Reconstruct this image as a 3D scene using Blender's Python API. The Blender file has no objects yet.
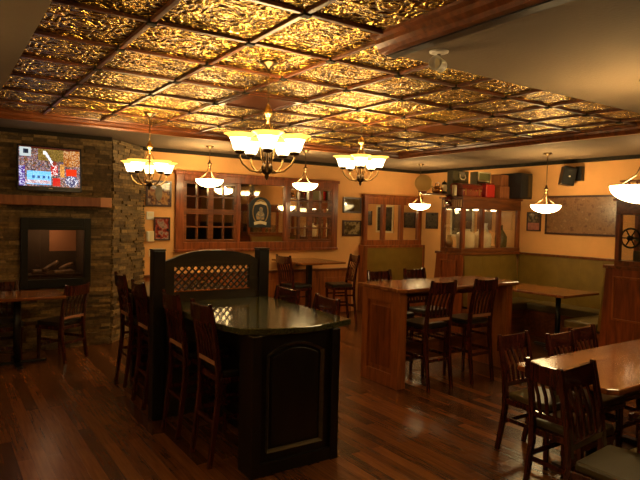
import bpy, bmesh, math, random
from math import sin, cos, pi, radians
from mathutils import Vector, Matrix
random.seed(7)
scn = bpy.context.scene
COL = scn.collection
EYE = 1.754
ZS, ZT = 2.735, 2.815            # soffit and tin ceiling heights
XL, XR, YF, YB = -2.2, 8.2, -3.0, 8.5

# ------------------------------------------------------------ materials
def newmat(name):
    m = bpy.data.materials.new(name); m.use_nodes = True
    nt = m.node_tree; b = nt.nodes['Principled BSDF']
    return m, nt, b
def N(nt, t, **k):
    n = nt.nodes.new(t)
    for a, v in k.items(): setattr(n, a, v)
    return n
def c4(c): return (c[0], c[1], c[2], 1)
def pm(name, col, rough=.5, metal=0, emis=None, es=0, spec=.5, bump=0, bscale=60, coat=0, var=0, vscale=8):
    m, nt, b = newmat(name)
    b.inputs['Base Color'].default_value = c4(col); b.inputs['Roughness'].default_value = rough
    b.inputs['Metallic'].default_value = metal; b.inputs['Specular IOR Level'].default_value = spec
    b.inputs['Coat Weight'].default_value = coat; b.inputs['Coat Roughness'].default_value = .08
    if emis:
        b.inputs['Emission Color'].default_value = c4(emis); b.inputs['Emission Strength'].default_value = es
    tc = N(nt, 'ShaderNodeTexCoord')
    if var:
        n = N(nt, 'ShaderNodeTexNoise'); n.inputs['Scale'].default_value = vscale; n.inputs['Detail'].default_value = 4
        nt.links.new(tc.outputs['Object'], n.inputs['Vector'])
        r = N(nt, 'ShaderNodeValToRGB')
        r.color_ramp.elements[0].position = .3; r.color_ramp.elements[1].position = .7
        r.color_ramp.elements[0].color = c4([x*(1-var) for x in col]); r.color_ramp.elements[1].color = c4([min(1, x*(1+var)) for x in col])
        nt.links.new(n.outputs['Fac'], r.inputs['Fac']); nt.links.new(r.outputs['Color'], b.inputs['Base Color'])
    if bump:
        n = N(nt, 'ShaderNodeTexNoise'); n.inputs['Scale'].default_value = bscale; n.inputs['Detail'].default_value = 3
        nt.links.new(tc.outputs['Object'], n.inputs['Vector'])
        bp = N(nt, 'ShaderNodeBump'); bp.inputs['Strength'].default_value = bump; bp.inputs['Distance'].default_value = .01
        nt.links.new(n.outputs['Fac'], bp.inputs['Height']); nt.links.new(bp.outputs['Normal'], b.inputs['Normal'])
    return m
def wood(name, dark, light, rough=.3, axis='Z', scale=6, coat=0.0, spec=.5):
    m, nt, b = newmat(name)
    tc = N(nt, 'ShaderNodeTexCoord'); mp = N(nt, 'ShaderNodeMapping')
    s = {'X': (.12, 1, 1), 'Y': (1, .12, 1), 'Z': (1, 1, .12)}[axis]
    mp.inputs['Scale'].default_value = [v*scale for v in s]
    n = N(nt, 'ShaderNodeTexNoise'); n.inputs['Scale'].default_value = 4; n.inputs['Detail'].default_value = 6; n.inputs['Distortion'].default_value = .6
    r = N(nt, 'ShaderNodeValToRGB'); r.color_ramp.elements[0].color = c4(dark); r.color_ramp.elements[1].color = c4(light)
    r.color_ramp.elements[0].position = .32; r.color_ramp.elements[1].position = .68
    L = nt.links.new
    L(tc.outputs['Object'], mp.inputs['Vector']); L(mp.outputs['Vector'], n.inputs['Vector']); L(n.outputs['Fac'], r.inputs['Fac'])
    L(r.outputs['Color'], b.inputs['Base Color'])
    b.inputs['Roughness'].default_value = rough; b.inputs['Coat Weight'].default_value = coat; b.inputs['Coat Roughness'].default_value = .1
    b.inputs['Specular IOR Level'].default_value = spec
    return m

M = {}
M['trim'] = wood('cherry trim', (.09, .025, .007), (.24, .07, .016), .3, 'X', 5, .3)
M['strip'] = wood('dark ceiling strip', (.045, .013, .005), (.13, .036, .010), .42, 'X', 5)
M['trimv'] = wood('cherry trim upright', (.13, .03, .008), (.33, .085, .02), .3, 'Z', 5, .3)
M['panelwood'] = wood('oak panel', (.20, .052, .012), (.42, .13, .03), .32, 'Z', 5, .2)
M['chairwood'] = wood('mahogany', (.028, .006, .004), (.085, .017, .011), .15, 'Z', 8, .6)
M['tabletop'] = wood('table top', (.16, .045, .012), (.36, .125, .032), .22, 'X', 4, .5)
M['moulding'] = wood('highlighted moulding', (.04, .03, .016), (.085, .06, .03), .28, 'X')  # light catching the arched moulding is put into this paler wood
M['black'] = pm('black paint', (.006, .006, .007), .33, bump=.1)
M['blackwood'] = wood('ebonised wood', (.007, .005, .004), (.014, .010, .007), .34, 'Z', 6)
M['headwood'] = wood('dark brown wood', (.022, .016, .008), (.045, .03, .014), .3, 'X', 6)
M['crown'] = wood('dark crown', (.01, .009, .006), (.03, .022, .012), .75, 'X', 5, 0, .2)
M['olive'] = pm('olive vinyl', (.19, .115, .016), .42, bump=.12, bscale=120, var=.1)
M['seatpad'] = pm('olive seat vinyl', (.13, .095, .03), .35, var=.1)
M['dinepad'] = pm('dining seat vinyl', (.075, .055, .018), .35, var=.1)
M['darkpad'] = pm('dark seat vinyl', (.018, .014, .010), .3)
M['granite'] = pm('granite', (.06, .06, .022), .13, var=.6, vscale=90, spec=.9)
M['brass'] = pm('antique brass', (.42, .27, .10), .28, 1)
M['bronze'] = pm('dark bronze', (.12, .075, .035), .35, 1)
M['wall'] = pm('ochre plaster', (.76, .40, .14), .85, bump=.25, bscale=35, var=.06, vscale=3)
M['wallfront'] = pm('rust plaster', (.42, .15, .06), .85, var=.08, vscale=3)
M['soffit'] = pm('soffit paint', (.15, .105, .062), .9, bump=.2, bscale=50)
M['leftwall'] = pm('left plaster', (.40, .27, .13), .9)
M['blackplastic'] = pm('black plastic', (.012, .012, .013), .35)
M['gunmetal'] = pm('fireplace metal', (.022, .021, .019), .38, .6)
M['grille'] = pm('speaker grille', (.012, .012, .011), .7, bump=.4, bscale=300)
M['white'] = pm('white plastic', (.75, .70, .60), .4)
M['cream'] = pm('cream ceramic', (.8, .68, .42), .3)
M['log'] = pm('ceramic log', (.30, .20, .12), .8, bump=.8, bscale=30, var=.5, vscale=14)
M['brick'] = pm('fire brick', (.09, .055, .028), .9, bump=.3)
M['tan'] = pm('tan wall', (.55, .24, .10), .8)
M['strap'] = pm('pale strip', (.48, .22, .11), .35)
M['red'] = pm('red tin', (.42, .015, .012), .35)
M['redleather'] = pm('red lacquer', (.16, .022, .010), .22, coat=.5, var=.3)
M['boxwood'] = wood('box wood', (.20, .06, .018), (.34, .12, .035), .5, 'Z', 5)
M['greenbox'] = pm('green case', (.075, .062, .018), .5)
M['greybox'] = pm('weathered grey', (.20, .17, .12), .7, var=.3)
M['glassdark'] = pm('lens', (.02, .02, .02), .05)
M['shade'] = pm('opal glass', (.9, .8, .6), .35, emis=(1, .74, .38), es=8)
M['shaderim'] = pm('amber glass rim', (.8, .5, .15), .3, emis=(1, .52, .07), es=1.5)
M['bowl'] = pm('opal bowl', (.9, .8, .6), .35, emis=(1, .72, .32), es=15)
M['puck'] = pm('added cabinet glow', (.9, .8, .6), .4, emis=(1, .72, .36), es=10)  # glow for the pucks added inside the cabinet
M['mirror'] = pm('mirror', (.72, .66, .58), .03, 1)
M['ironwheel'] = pm('cast iron', (.02, .018, .015), .4, .7)

def glass(name, rough=.02, alpha=.12, tint=(1, 1, 1)):
    m, nt, b = newmat(name)
    nt.nodes.remove(b)
    t = N(nt, 'ShaderNodeBsdfTransparent'); t.inputs['Color'].default_value = c4(tint)
    g = N(nt, 'ShaderNodeBsdfGlossy'); g.inputs['Roughness'].default_value = rough
    mx = N(nt, 'ShaderNodeMixShader'); mx.inputs[0].default_value = alpha
    L = nt.links.new
    L(t.outputs[0], mx.inputs[1]); L(g.outputs[0], mx.inputs[2]); L(mx.outputs[0], nt.nodes['Material Output'].inputs['Surface'])
    return m
M['glass'] = glass('cabinet glass')
M['fireglass'] = glass('firebox glass', .03, .08, (.8, .75, .7))

def mat_floor():
    m, nt, b = newmat('plank floor'); L = nt.links.new
    tc = N(nt, 'ShaderNodeTexCoord'); mp = N(nt, 'ShaderNodeMapping'); mp.inputs['Rotation'].default_value = (0, 0, pi/2)
    br = N(nt, 'ShaderNodeTexBrick'); br.inputs['Scale'].default_value = 1; br.inputs['Brick Width'].default_value = 1.1
    br.inputs['Row Height'].default_value = .095; br.inputs['Mortar Size'].default_value = .0012; br.offset = .37
    br.inputs['Color1'].default_value = (0, 0, 0, 1); br.inputs['Color2'].default_value = (1, 1, 1, 1); br.inputs['Mortar'].default_value = (0, 0, 0, 1)
    L(tc.outputs['Object'], mp.inputs['Vector']); L(mp.outputs['Vector'], br.inputs['Vector'])
    m2 = N(nt, 'ShaderNodeMapping'); m2.inputs['Scale'].default_value = (26, 1.6, 1)
    ns = N(nt, 'ShaderNodeTexNoise'); ns.inputs['Scale'].default_value = 2; ns.inputs['Detail'].default_value = 8
    L(tc.outputs['Object'], m2.inputs['Vector']); L(m2.outputs['Vector'], ns.inputs['Vector'])
    ad = N(nt, 'ShaderNodeMath', operation='MULTIPLY_ADD'); ad.inputs[1].default_value = .4
    L(br.outputs['Color'], ad.inputs[0]); 
    sc = N(nt, 'ShaderNodeMath', operation='MULTIPLY'); sc.inputs[1].default_value = .62; L(ns.outputs['Fac'], sc.inputs[0]); L(sc.outputs[0], ad.inputs[2])
    r = N(nt, 'ShaderNodeValToRGB'); r.color_ramp.elements[0].position = .25; r.color_ramp.elements[1].position = .85
    r.color_ramp.elements[0].color = (.036, .011, .004, 1); r.color_ramp.elements[1].color = (.27, .095, .026, 1)
    L(ad.outputs[0], r.inputs['Fac']); L(r.outputs['Color'], b.inputs['Base Color'])
    b.inputs['Roughness'].default_value = .27; b.inputs['Specular IOR Level'].default_value = .5
    n3 = N(nt, 'ShaderNodeTexNoise'); n3.inputs['Scale'].default_value = 9; n3.inputs['Detail'].default_value = 3
    L(tc.outputs['Object'], n3.inputs['Vector'])
    bp = N(nt, 'ShaderNodeBump'); bp.inputs['Strength'].default_value = .25; bp.inputs['Distance'].default_value = .01
    L(n3.outputs['Fac'], bp.inputs['Height']); L(bp.outputs['Normal'], b.inputs['Normal'])
    return m
M['floor'] = mat_floor()

def mat_tin():
    m, nt, b = newmat('embossed gold tin'); L = nt.links.new
    tc = N(nt, 'ShaderNodeTexCoord')
    # tile coordinates mirrored inside every panel, so the scrolls repeat per tile
    mp = N(nt, 'ShaderNodeMapping'); mp.inputs['Location'].default_value = (-.99, -2.524, 0)
    L(tc.outputs['Object'], mp.inputs['Vector'])
    sp = N(nt, 'ShaderNodeSeparateXYZ'); L(mp.outputs['Vector'], sp.inputs[0])
    cb = N(nt, 'ShaderNodeCombineXYZ'); pp = []
    for ax, h in ((0, .1505), (1, .156875)):
        g = N(nt, 'ShaderNodeMath', operation='PINGPONG'); g.inputs[1].default_value = h; L(sp.outputs[ax], g.inputs[0]); L(g.outputs[0], cb.inputs[ax]); pp.append(g)
    ns = N(nt, 'ShaderNodeTexNoise'); ns.inputs['Scale'].default_value = 10; ns.inputs['Detail'].default_value = 1.5
    L(cb.outputs[0], ns.inputs['Vector'])
    sub = N(nt, 'ShaderNodeVectorMath', operation='MULTIPLY_ADD'); sub.inputs[1].default_value = (.09, .09, 0)
    L(ns.outputs['Color'], sub.inputs[0]); L(cb.outputs[0], sub.inputs[2])
    w = N(nt, 'ShaderNodeTexVoronoi', feature='DISTANCE_TO_EDGE'); w.inputs['Scale'].default_value = 13
    L(sub.outputs[0], w.inputs['Vector'])
    w2 = N(nt, 'ShaderNodeTexWave', wave_type='RINGS', rings_direction='Z'); w2.inputs['Scale'].default_value = 6.5; w2.inputs['Distortion'].default_value = 5; w2.inputs['Detail'].default_value = 1.0; w2.inputs['Detail Scale'].default_value = 3.0
    L(sub.outputs[0], w2.inputs['Vector'])
    a = N(nt, 'ShaderNodeMath', operation='MULTIPLY_ADD'); a.inputs[1].default_value = 1.6
    L(w.outputs['Distance'], a.inputs[0]); L(w2.outputs['Fac'], a.inputs[2])
    bp = N(nt, 'ShaderNodeBump'); bp.inputs['Strength'].default_value = 1.0; bp.inputs['Distance'].default_value = .020
    L(a.outputs[0], bp.inputs['Height']); L(bp.outputs['Normal'], b.inputs['Normal'])
    b.inputs['Base Color'].default_value = (.60, .37, .085, 1)
    r = N(nt, 'ShaderNodeValToRGB'); r.color_ramp.elements[0].color = (.13, .07, .014, 1); r.color_ramp.elements[1].color = (.80, .53, .10, 1)
    L(w2.outputs['Fac'], r.inputs['Fac']); L(r.outputs['Color'], b.inputs['Base Color'])
    b.inputs['Metallic'].default_value = 1; b.inputs['Roughness'].default_value = .27
    return m
M['tin'] = mat_tin()
M['copper'] = pm('copper plate', (.42, .13, .04), .35, .8)

STONES = [pm('ledge stone %d' % i, c, .75, bump=.5, bscale=70, var=.35, vscale=25) for i, c in enumerate(
    [(.22, .14, .052), (.14, .088, .033), (.30, .20, .08), (.10, .065, .027), (.18, .12, .052)])]

def art(name, pal, scale=6, rough=.12, seed=0, detail=3):
    m, nt, b = newmat(name); L = nt.links.new
    tc = N(nt, 'ShaderNodeTexCoord'); mp = N(nt, 'ShaderNodeMapping'); mp.inputs['Location'].default_value = (seed*3.1, seed*1.7, seed)
    n = N(nt, 'ShaderNodeTexNoise'); n.inputs['Scale'].default_value = scale; n.inputs['Detail'].default_value = detail
    r = N(nt, 'ShaderNodeValToRGB'); cr = r.color_ramp
    k = len(pal)
    cr.elements[0].position = .32; cr.elements[0].color = c4(pal[0]); cr.elements[1].position = .68; cr.elements[1].color = c4(pal[-1])
    for i in range(1, k-1):
        e = cr.elements.new(.32+.36*i/(k-1)); e.color = c4(pal[i])
    L(tc.outputs['Object'], mp.inputs['Vector']); L(mp.outputs['Vector'], n.inputs['Vector']); L(n.outputs['Fac'], r.inputs['Fac']); L(r.outputs['Color'], b.inputs['Base Color'])
    b.inputs['Roughness'].default_value = rough
    return m

# ------------------------------------------------------------ mesh builder
class MB:
    def __init__(s): s.v = []; s.f = []; s.sm = []; s.mi = []
    def add(s, vs, fs, smooth=False, mi=0):
        o = len(s.v); s.v += [tuple(x) for x in vs]
        for f in fs: s.f.append([i+o for i in f]); s.sm.append(smooth); s.mi.append(mi)
        return s
    def hexa(s, b, t, mi=0):
        return s.add(list(b)+list(t), [(3, 2, 1, 0), (4, 5, 6, 7), (0, 1, 5, 4), (1, 2, 6, 5), (2, 3, 7, 6), (3, 0, 4, 7)], mi=mi)
    def box(s, x0, x1, y0, y1, z0, z1, mi=0):
        return s.hexa([(x0, y0, z0), (x1, y0, z0), (x1, y1, z0), (x0, y1, z0)], [(x0, y0, z1), (x1, y0, z1), (x1, y1, z1), (x0, y1, z1)], mi)
    def rbox(s, c, size, rot=(0, 0, 0), mi=0):
        from mathutils import Euler
        R = Euler(rot).to_matrix(); c = Vector(c); h = [q/2 for q in size]
        P = [R @ Vector((sx*h[0], sy*h[1], sz*h[2])) + c for sz in (-1, 1) for sx, sy in ((-1, -1), (1, -1), (1, 1), (-1, 1))]
        return s.hexa(P[:4], P[4:], mi)
    def bar(s, p, q, w, d, up=(0, 0, 1)):     # rectangular bar from p to q
        p = Vector(p); q = Vector(q); t = (q-p).normalized(); u = Vector(up)
        if abs(t.dot(u)) > .95: u = Vector((0, 1, 0))
        a = t.cross(u).normalized()*w/2; b = a.cross(t).normalized()*d/2
        return s.hexa([p-a-b, p+a-b, p+a+b, p-a+b], [q-a-b, q+a-b, q+a+b, q-a+b])
    def sweep(s, pts, ws, ds):                # smooth rectangular section following points that run roughly along z, w in x, d in y
        o = []
        for p, w, d in zip(pts, ws, ds):
            o += [(p[0]-w/2, p[1]-d/2, p[2]), (p[0]+w/2, p[1]-d/2, p[2]), (p[0]+w/2, p[1]+d/2, p[2]), (p[0]-w/2, p[1]+d/2, p[2])]
        fs = [(3, 2, 1, 0)]
        for i in range(len(pts)-1):
            a = i*4
            for k in range(4): fs.append((a+k, a+(k+1) % 4, a+4+(k+1) % 4, a+4+k))
        n = len(pts)*4; fs.append((n-4, n-3, n-2, n-1))
        return s.add(o, fs)
    def tube(s, pts, r, n=8, cap=True):
        pts = [Vector(p) for p in pts]; rs = r if isinstance(r, (list, tuple)) else [r]*len(pts)
        vs = []; fs = []; prev = None
        for i, p in enumerate(pts):
            t = (pts[min(i+1, len(pts)-1)]-pts[max(i-1, 0)]).normalized()
            if prev is None:
                a = t.cross(Vector((0, 0, 1)) if abs(t.z) < .9 else Vector((1, 0, 0))).normalized()
            else: a = (prev - t*prev.dot(t)).normalized()
            prev = a; b = t.cross(a)
            vs += [p+(a*cos(2*pi*k/n)+b*sin(2*pi*k/n))*rs[i] for k in range(n)]
        for i in range(len(pts)-1):
            for k in range(n):
                fs.append((i*n+k, i*n+(k+1) % n, (i+1)*n+(k+1) % n, (i+1)*n+k))
        s.add(vs, fs, True)
        if cap:
            o = len(s.v)-len(vs)
            s.f.append([o+k for k in range(n)][::-1]); s.sm.append(False); s.mi.append(0)
            s.f.append([o+(len(pts)-1)*n+k for k in range(n)]); s.sm.append(False); s.mi.append(0)
        return s
    def lathe(s, prof, n=20, o=(0, 0, 0), sx=1, sy=1, ax='Z'):
        vs = []; fs = []
        for r, z in prof:
            for k in range(n):
                x, y = r*cos(2*pi*k/n)*sx, r*sin(2*pi*k/n)*sy
                P = {'Z': (x, y, z), 'Y': (x, z, y), 'X': (z, x, y)}[ax]
                vs.append((P[0]+o[0], P[1]+o[1], P[2]+o[2]))
        for i in range(len(prof)-1):
            for k in range(n):
                q = (i*n+k, i*n+(k+1) % n, (i+1)*n+(k+1) % n, (i+1)*n+k)
                fs.append(q if ax != 'Y' else q[::-1])
        s.add(vs, fs, True)
        return s
    def prism(s, poly, z0, z1, ax='Z', smooth=False, mi=0):
        n = len(poly)
        f = {'Z': lambda a, b, c: (a, b, c), 'Y': lambda a, b, c: (a, c, b), 'X': lambda a, b, c: (c, a, b)}[ax]
        vs = [f(a, b, z0) for a, b in poly]+[f(a, b, z1) for a, b in poly]
        fs = [tuple(range(n))[::-1], tuple(range(n, 2*n))]+[(k, (k+1) % n, n+(k+1) % n, n+k) for k in range(n)]
        return s.add(vs, fs, smooth, mi)
    def build(s, name, mat, parent=None, bevel=0, loc=None):
        me = bpy.data.meshes.new(name); me.from_pydata(s.v, [], s.f)
        mats = mat if isinstance(mat, list) else [mat]
        for m in mats: me.materials.append(m)
        me.polygons.foreach_set('use_smooth', s.sm); me.polygons.foreach_set('material_index', s.mi)
        bm = bmesh.new(); bm.from_mesh(me); bmesh.ops.recalc_face_normals(bm, faces=bm.faces); bm.to_mesh(me); bm.free()
        o = bpy.data.objects.new(name, me); COL.objects.link(o)
        if parent: o.parent = parent
        if loc: o.location = loc
        if bevel:
            b = o.modifiers.new('bevel', 'BEVEL'); b.width = bevel; b.segments = 2; b.limit_method = 'ANGLE'; b.angle_limit = radians(40)
        return o
def thing(name, label, cat, loc=(0, 0, 0), rz=0, group=None):
    o = bpy.data.objects.new(name, None); COL.objects.link(o); o.location = loc; o.rotation_euler = (0, 0, rz)
    o.empty_display_size = .1; o['label'] = label; o['category'] = cat
    if group: o['group'] = group
    return o
def tag(o, label, cat, group=None):
    o['label'] = label; o['category'] = cat
    if group: o['group'] = group
    return o
def struct(o, label=None):
    o['kind'] = 'structure'
    if label: o['label'] = label
    return o
def kids(o): return [c for c in bpy.data.objects if c.parent == o]
def dup(root, loc, rz, label, group=None):
    r = root.copy(); COL.objects.link(r); r.location = loc; r.rotation_euler = (0, 0, rz); r['label'] = label
    if group: r['group'] = group
    for ch in kids(root):
        c = ch.copy(); COL.objects.link(c); c.parent = r
        for g in kids(ch):
            d = g.copy(); COL.objects.link(d); d.parent = c
    return r

# ------------------------------------------------------------ the room
struct(MB().box(XL, XR, YF, YB, -.1, 0).build('floor', M['floor']))
struct(MB().box(XL, XR, YB, YB+.12, 0, 2.95).build('wall_back', M['wall']))
struct(MB().box(XR, XR+.12, YF, YB+.12, 0, 2.95).build('wall_right', M['wall']))
struct(MB().box(XL-.12, XL, YF, YB+.12, 0, 2.95).build('wall_left', M['leftwall']))
struct(MB().box(XL-.12, XR+.12, YF-.12, YF, 0, 2.95).build('wall_front', M['wallfront']))
# lowered ceiling around and beside the tin field (field X .46-6.25, Y < 7.0, notch X>2.22 & Y<2.62)
TX0, TX1, TY1, NX, NY, TY0 = .46, 6.25, 6.98, 2.22, 2.62, -1.6
mb = MB()
mb.box(XL, TX0, YF, YB, ZS, 2.95); mb.box(TX0, TX1, TY1, YB, ZS, 2.95); mb.box(TX1, XR, YF, YB, ZS, 2.95)
mb.box(NX, TX1, YF, NY, ZS, 2.95); mb.box(TX0, NX, YF, TY0, ZS, 2.95)
struct(mb.build('ceiling', M['soffit']))
mb = MB(); mb.box(TX0, NX, TY0, TY1, ZT, 2.94); mb.box(NX, TX1, NY, TY1, ZT, 2.94)
struct(mb.build('ceiling', M['tin']))
# tin field cover strips
GX0, GS, GY0, GT = .99, .602, 2.524, .6275
ROS = MB(); k = 0
xs = [GX0+i*GS for i in range(0, 9) if GX0+i*GS < TX1-.05]; ys = [GY0+j*GT for j in range(-6, 7)]
for x in xs:
    y0 = TY0 if x < NX-.02 else NY
    k += 1; struct(MB().box(x-.015, x+.015, y0, TY1, ZT-.02, ZT+.003).build('trim_%d' % k, M['strip'], bevel=.004))
for y in ys:
    x1 = TX1 if y > NY else NX
    k += 1; struct(MB().box(TX0, x1, y-.015, y+.015, ZT-.018, ZT+.003).build('trim_%d' % k, M['strip'], bevel=.004))
    for x in xs:
        if x < x1: ROS.box(x-.026, x+.026, y-.026, y+.026, ZT-.03, ZT-.001)
k += 1; struct(ROS.build('trim_%d' % k, M['crown'], bevel=.005))
# stepped wood border of the field: profile (inward offset, z)
prof = [(0, ZS-.012), (.05, ZS-.012), (.06, ZS+.01), (.085, ZS+.03), (.09, ZS+.055), (.12, ZS+.065), (.125, ZT+.002), (0, ZT+.002)]
def border(name, p, q, inward):
    p = Vector(p); q = Vector(q); i = Vector(inward)
    vs = [(p.x+i.x*a, p.y+i.y*a, z) for a, z in prof]+[(q.x+i.x*a, q.y+i.y*a, z) for a, z in prof]; n = len(prof)
    m = MB(); m.add(vs, [tuple(range(n)), tuple(range(n, 2*n))]+[(j, (j+1) % n, n+(j+1) % n, n+j) for j in range(n)])
    struct(m.build(name, M['trim']))
border('trim_%d' % (k+1), (TX0, TY1, 0), (TX1, TY1, 0), (0, -1, 0))
border('trim_%d' % (k+2), (TX1, NY, 0), (TX1, TY1, 0), (-1, 0, 0))
border('trim_%d' % (k+4), (NX, TY0, 0), (NX, NY, 0), (-1, 0, 0))
struct(MB().box(NX, NX+.07, TY0, NY, ZS-.02, ZS+.01).build('trim_%d' % (k+6), M['blackwood']))
k += 7
# crown mouldings of the walls
for a in ((2.5, XR, YB-.06, YB), (XR-.06, XR, YF, YB-.06)):
    struct(MB().box(*a, ZS-.055, ZS+.001).build('trim_%d' % k, M['crown'], bevel=.008)); k += 1
# panelled dado with a cap rail on the back wall
mb = MB(); mb.box(2.55, 6.5, YB-.02, YB, 0, .79)
for i in range(6): mb.box(2.75+i*.62, 3.25+i*.62, YB-.028, YB-.02, .14, .66)
struct(mb.build('trim_%d' % k, M['panelwood'], bevel=.004)); k += 1
struct(MB().box(2.55, 6.5, YB-.045, YB, .79, .83).build('trim_%d' % k, M['trim'], bevel=.006)); k += 1
# dark panelling of the unseen front part of the room (seen in the mirrors)
struct(MB().box(XR-.04, XR, YF, 2.6, 0, 1.5).build('trim_%d' % k, M['blackwood'])); k += 1
struct(MB().box(XL, XR-.04, YF, YF+.04, 0, 1.3).build('trim_%d' % k, M['blackwood'])); k += 1

# ------------------------------------------------------------ stone fireplace
FX, FY = 1.96, 7.8
EX = 2.58                                  # where the splayed side meets the back wall
fp = thing('stone_fireplace', 'stacked ledgestone fireplace wall with a splayed right side reaching the ceiling', 'fireplace', (.0, FY, 0))
core = MB(); 
ox = lambda x: x
# core with firebox opening x .93-1.62, z .86-1.60 (relative to thing origin y=FY)
A0, A1, B0, B1 = .93, 1.62, .90, 1.62
core.box(XL+.01, A0, .05, .68, 0, ZS-.01); core.box(A1, FX-.05, .05, .68, 0, ZS-.01)
core.box(A0, A1, .05, .68, 0, B0); core.box(A0, A1, .05, .68, B1, ZS-.01)
core.prism([(FX-.06, .05), (FX-.02, .05), (EX-.04, .69), (FX-.06, .69)], 0, ZS-.01)
mats = STONES
def course(mb, org, d, nrm, length, holes, seed):
    rnd = random.Random(seed); z = 0.0
    d = Vector(d).normalized(); nrm = Vector(nrm).normalized(); org = Vector(org)
    while z < ZS-.02:
        h = rnd.choice((.028, .036, .045, .052)); h = min(h, ZS-.012-z)
        if h < .01: break
        s = -rnd.random()*.15
        while s < length:
            w = rnd.uniform(.12, .34); a, b = max(0, s), min(length, s+w); s += w
            if b-a < .02: continue
            segs = [(a, b)]
            for h0, h1, z0, z1 in holes:
                if z+h > z0 and z < z1:
                    ns = []
                    for (p, q) in segs:
                        if p < h0: ns.append((p, min(q, h0)))
                        if q > h1: ns.append((max(p, h1), q))
                    segs = ns
            for (p, q) in segs:
                if q-p < .01: continue
                dep = rnd.uniform(.03, .062); g = .002
                P = [org+d*p+d*g, org+d*q-d*g]
                back = -nrm*.03; fr = nrm*(dep-.03)
                b4 = [P[0]+back, P[1]+back, P[1]+fr, P[0]+fr]
                mb.hexa([(v.x, v.y, z+g) for v in b4], [(v.x, v.y, z+h-g) for v in b4], rnd.randrange(5))
        z += h
st = MB(); st.v += core.v; st.f += core.f; st.sm += core.sm; st.mi += [3]*len(core.f)
course(st, (XL+.02, .03, 0), (1, 0, 0), (0, -1, 0), FX-XL-.03, [(A0-XL-.02, A1-XL-.02, B0, B1)], 3)
course(st, (FX-.0, .03, 0), (EX-FX, .65, 0), (.65, -(EX-FX), 0), math.hypot(EX-FX, .65), [], 4)
st.build('stone_cladding', mats, fp)
# firebox lining
lin = MB(); lin.box(A0, A0+.015, .0, .5, B0, B1); lin.box(A1-.015, A1, .0, .5, B0, B1); lin.box(A0, A1, 0, .5, B0, B0+.015); lin.box(A0, A1, 0, .5, B1-.015, B1)
lin.box(A0, 1.27, .48, .5, B0, B1)
lin.build('firebox_lining', M['brick'], fp)
MB().box(1.27, A1, .5, .52, 1.22, 1.50).build('rear_opening', M['tan'], fp)
MB().box(1.27, A1, .49, .52, B0, 1.22).build('rear_bricks', M['brick'], fp)
MB().box(1.27, A1, .49, .52, 1.5, B1).build('rear_bricks', M['brick'], fp)
fr = MB(); t = .08; F0, F1, G0, G1 = .87, 1.68, .79, 1.67
fr.box(F0, F0+t, -.05, .0, G0, G1); fr.box(F1-t, F1, -.05, 0, G0, G1); fr.box(F0+t, F1-t, -.05, 0, G1-.15, G1); fr.box(F0+t, F1-t, -.05, 0, G0, G0+.11)
fr.box(F0+t, F1-t, -.058, -.05, G1-.15, G1-.135)
for i in range(4): fr.box(F0+t+.02, F1-t-.02, -.056, -.05, G1-.115+i*.024, G1-.105+i*.024)
fr.build('metal_surround', M['gunmetal'], fp, bevel=.004)
MB().box(F0+t, F1-t, -.02, -.014, G0+.11, G1-.15).build('glass_pane', M['fireglass'], fp)
for (p, q, r) in (((1.02, .16, .985), (1.30, .2, .955), .035), ((1.14, .1, 1.0), (1.33, .22, 1.10), .028), ((1.28, .15, .97), (1.52, .12, .96), .036), ((1.35, .2, 1.0), (1.52, .24, 1.07), .028)):
    P = [Vector(p).lerp(Vector(q), i/4)+Vector((0, 0, random.uniform(-.008, .008))) for i in range(5)]
    MB().tube(P, [r*.9, r*1.05, r, r*1.1, r*.85], 8).build('log', M['log'], fp)
MB().box(A0+.03, A1-.03, .05, .35, B0+.015, B0+.05).build('ember_bed', M['brick'], fp)
mt = MB().box(-1.2, 1.76, -.2, .0, 1.82, 1.935).build('mantel', M['boxwood'], fp, bevel=.006)
MB().box(1.76, 1.90, -.205, .0, 1.815, 1.94).build('mantel_end_block', pm('pale end grain', (.62, .31, .16), .5), fp, bevel=.006)['label'] = 'paler end block of the mantel'
struct(MB().box(XL, FX-.03, FY-.06, FY-.03, ZS-.05, ZS+.001).build('trim_%d' % k, M['crown'])); k += 1

fl = bpy.data.lights.new('firebox_fill', 'POINT'); fl.energy = 2.4; fl.color = (1, .68, .4); fl.shadow_soft_size = .05  # fill light added to brighten logs and lining, no lamp belongs here
flo = bpy.data.objects.new('firebox_fill', fl); COL.objects.link(flo); flo.location = (1.2, FY+.18, 1.56)
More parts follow.
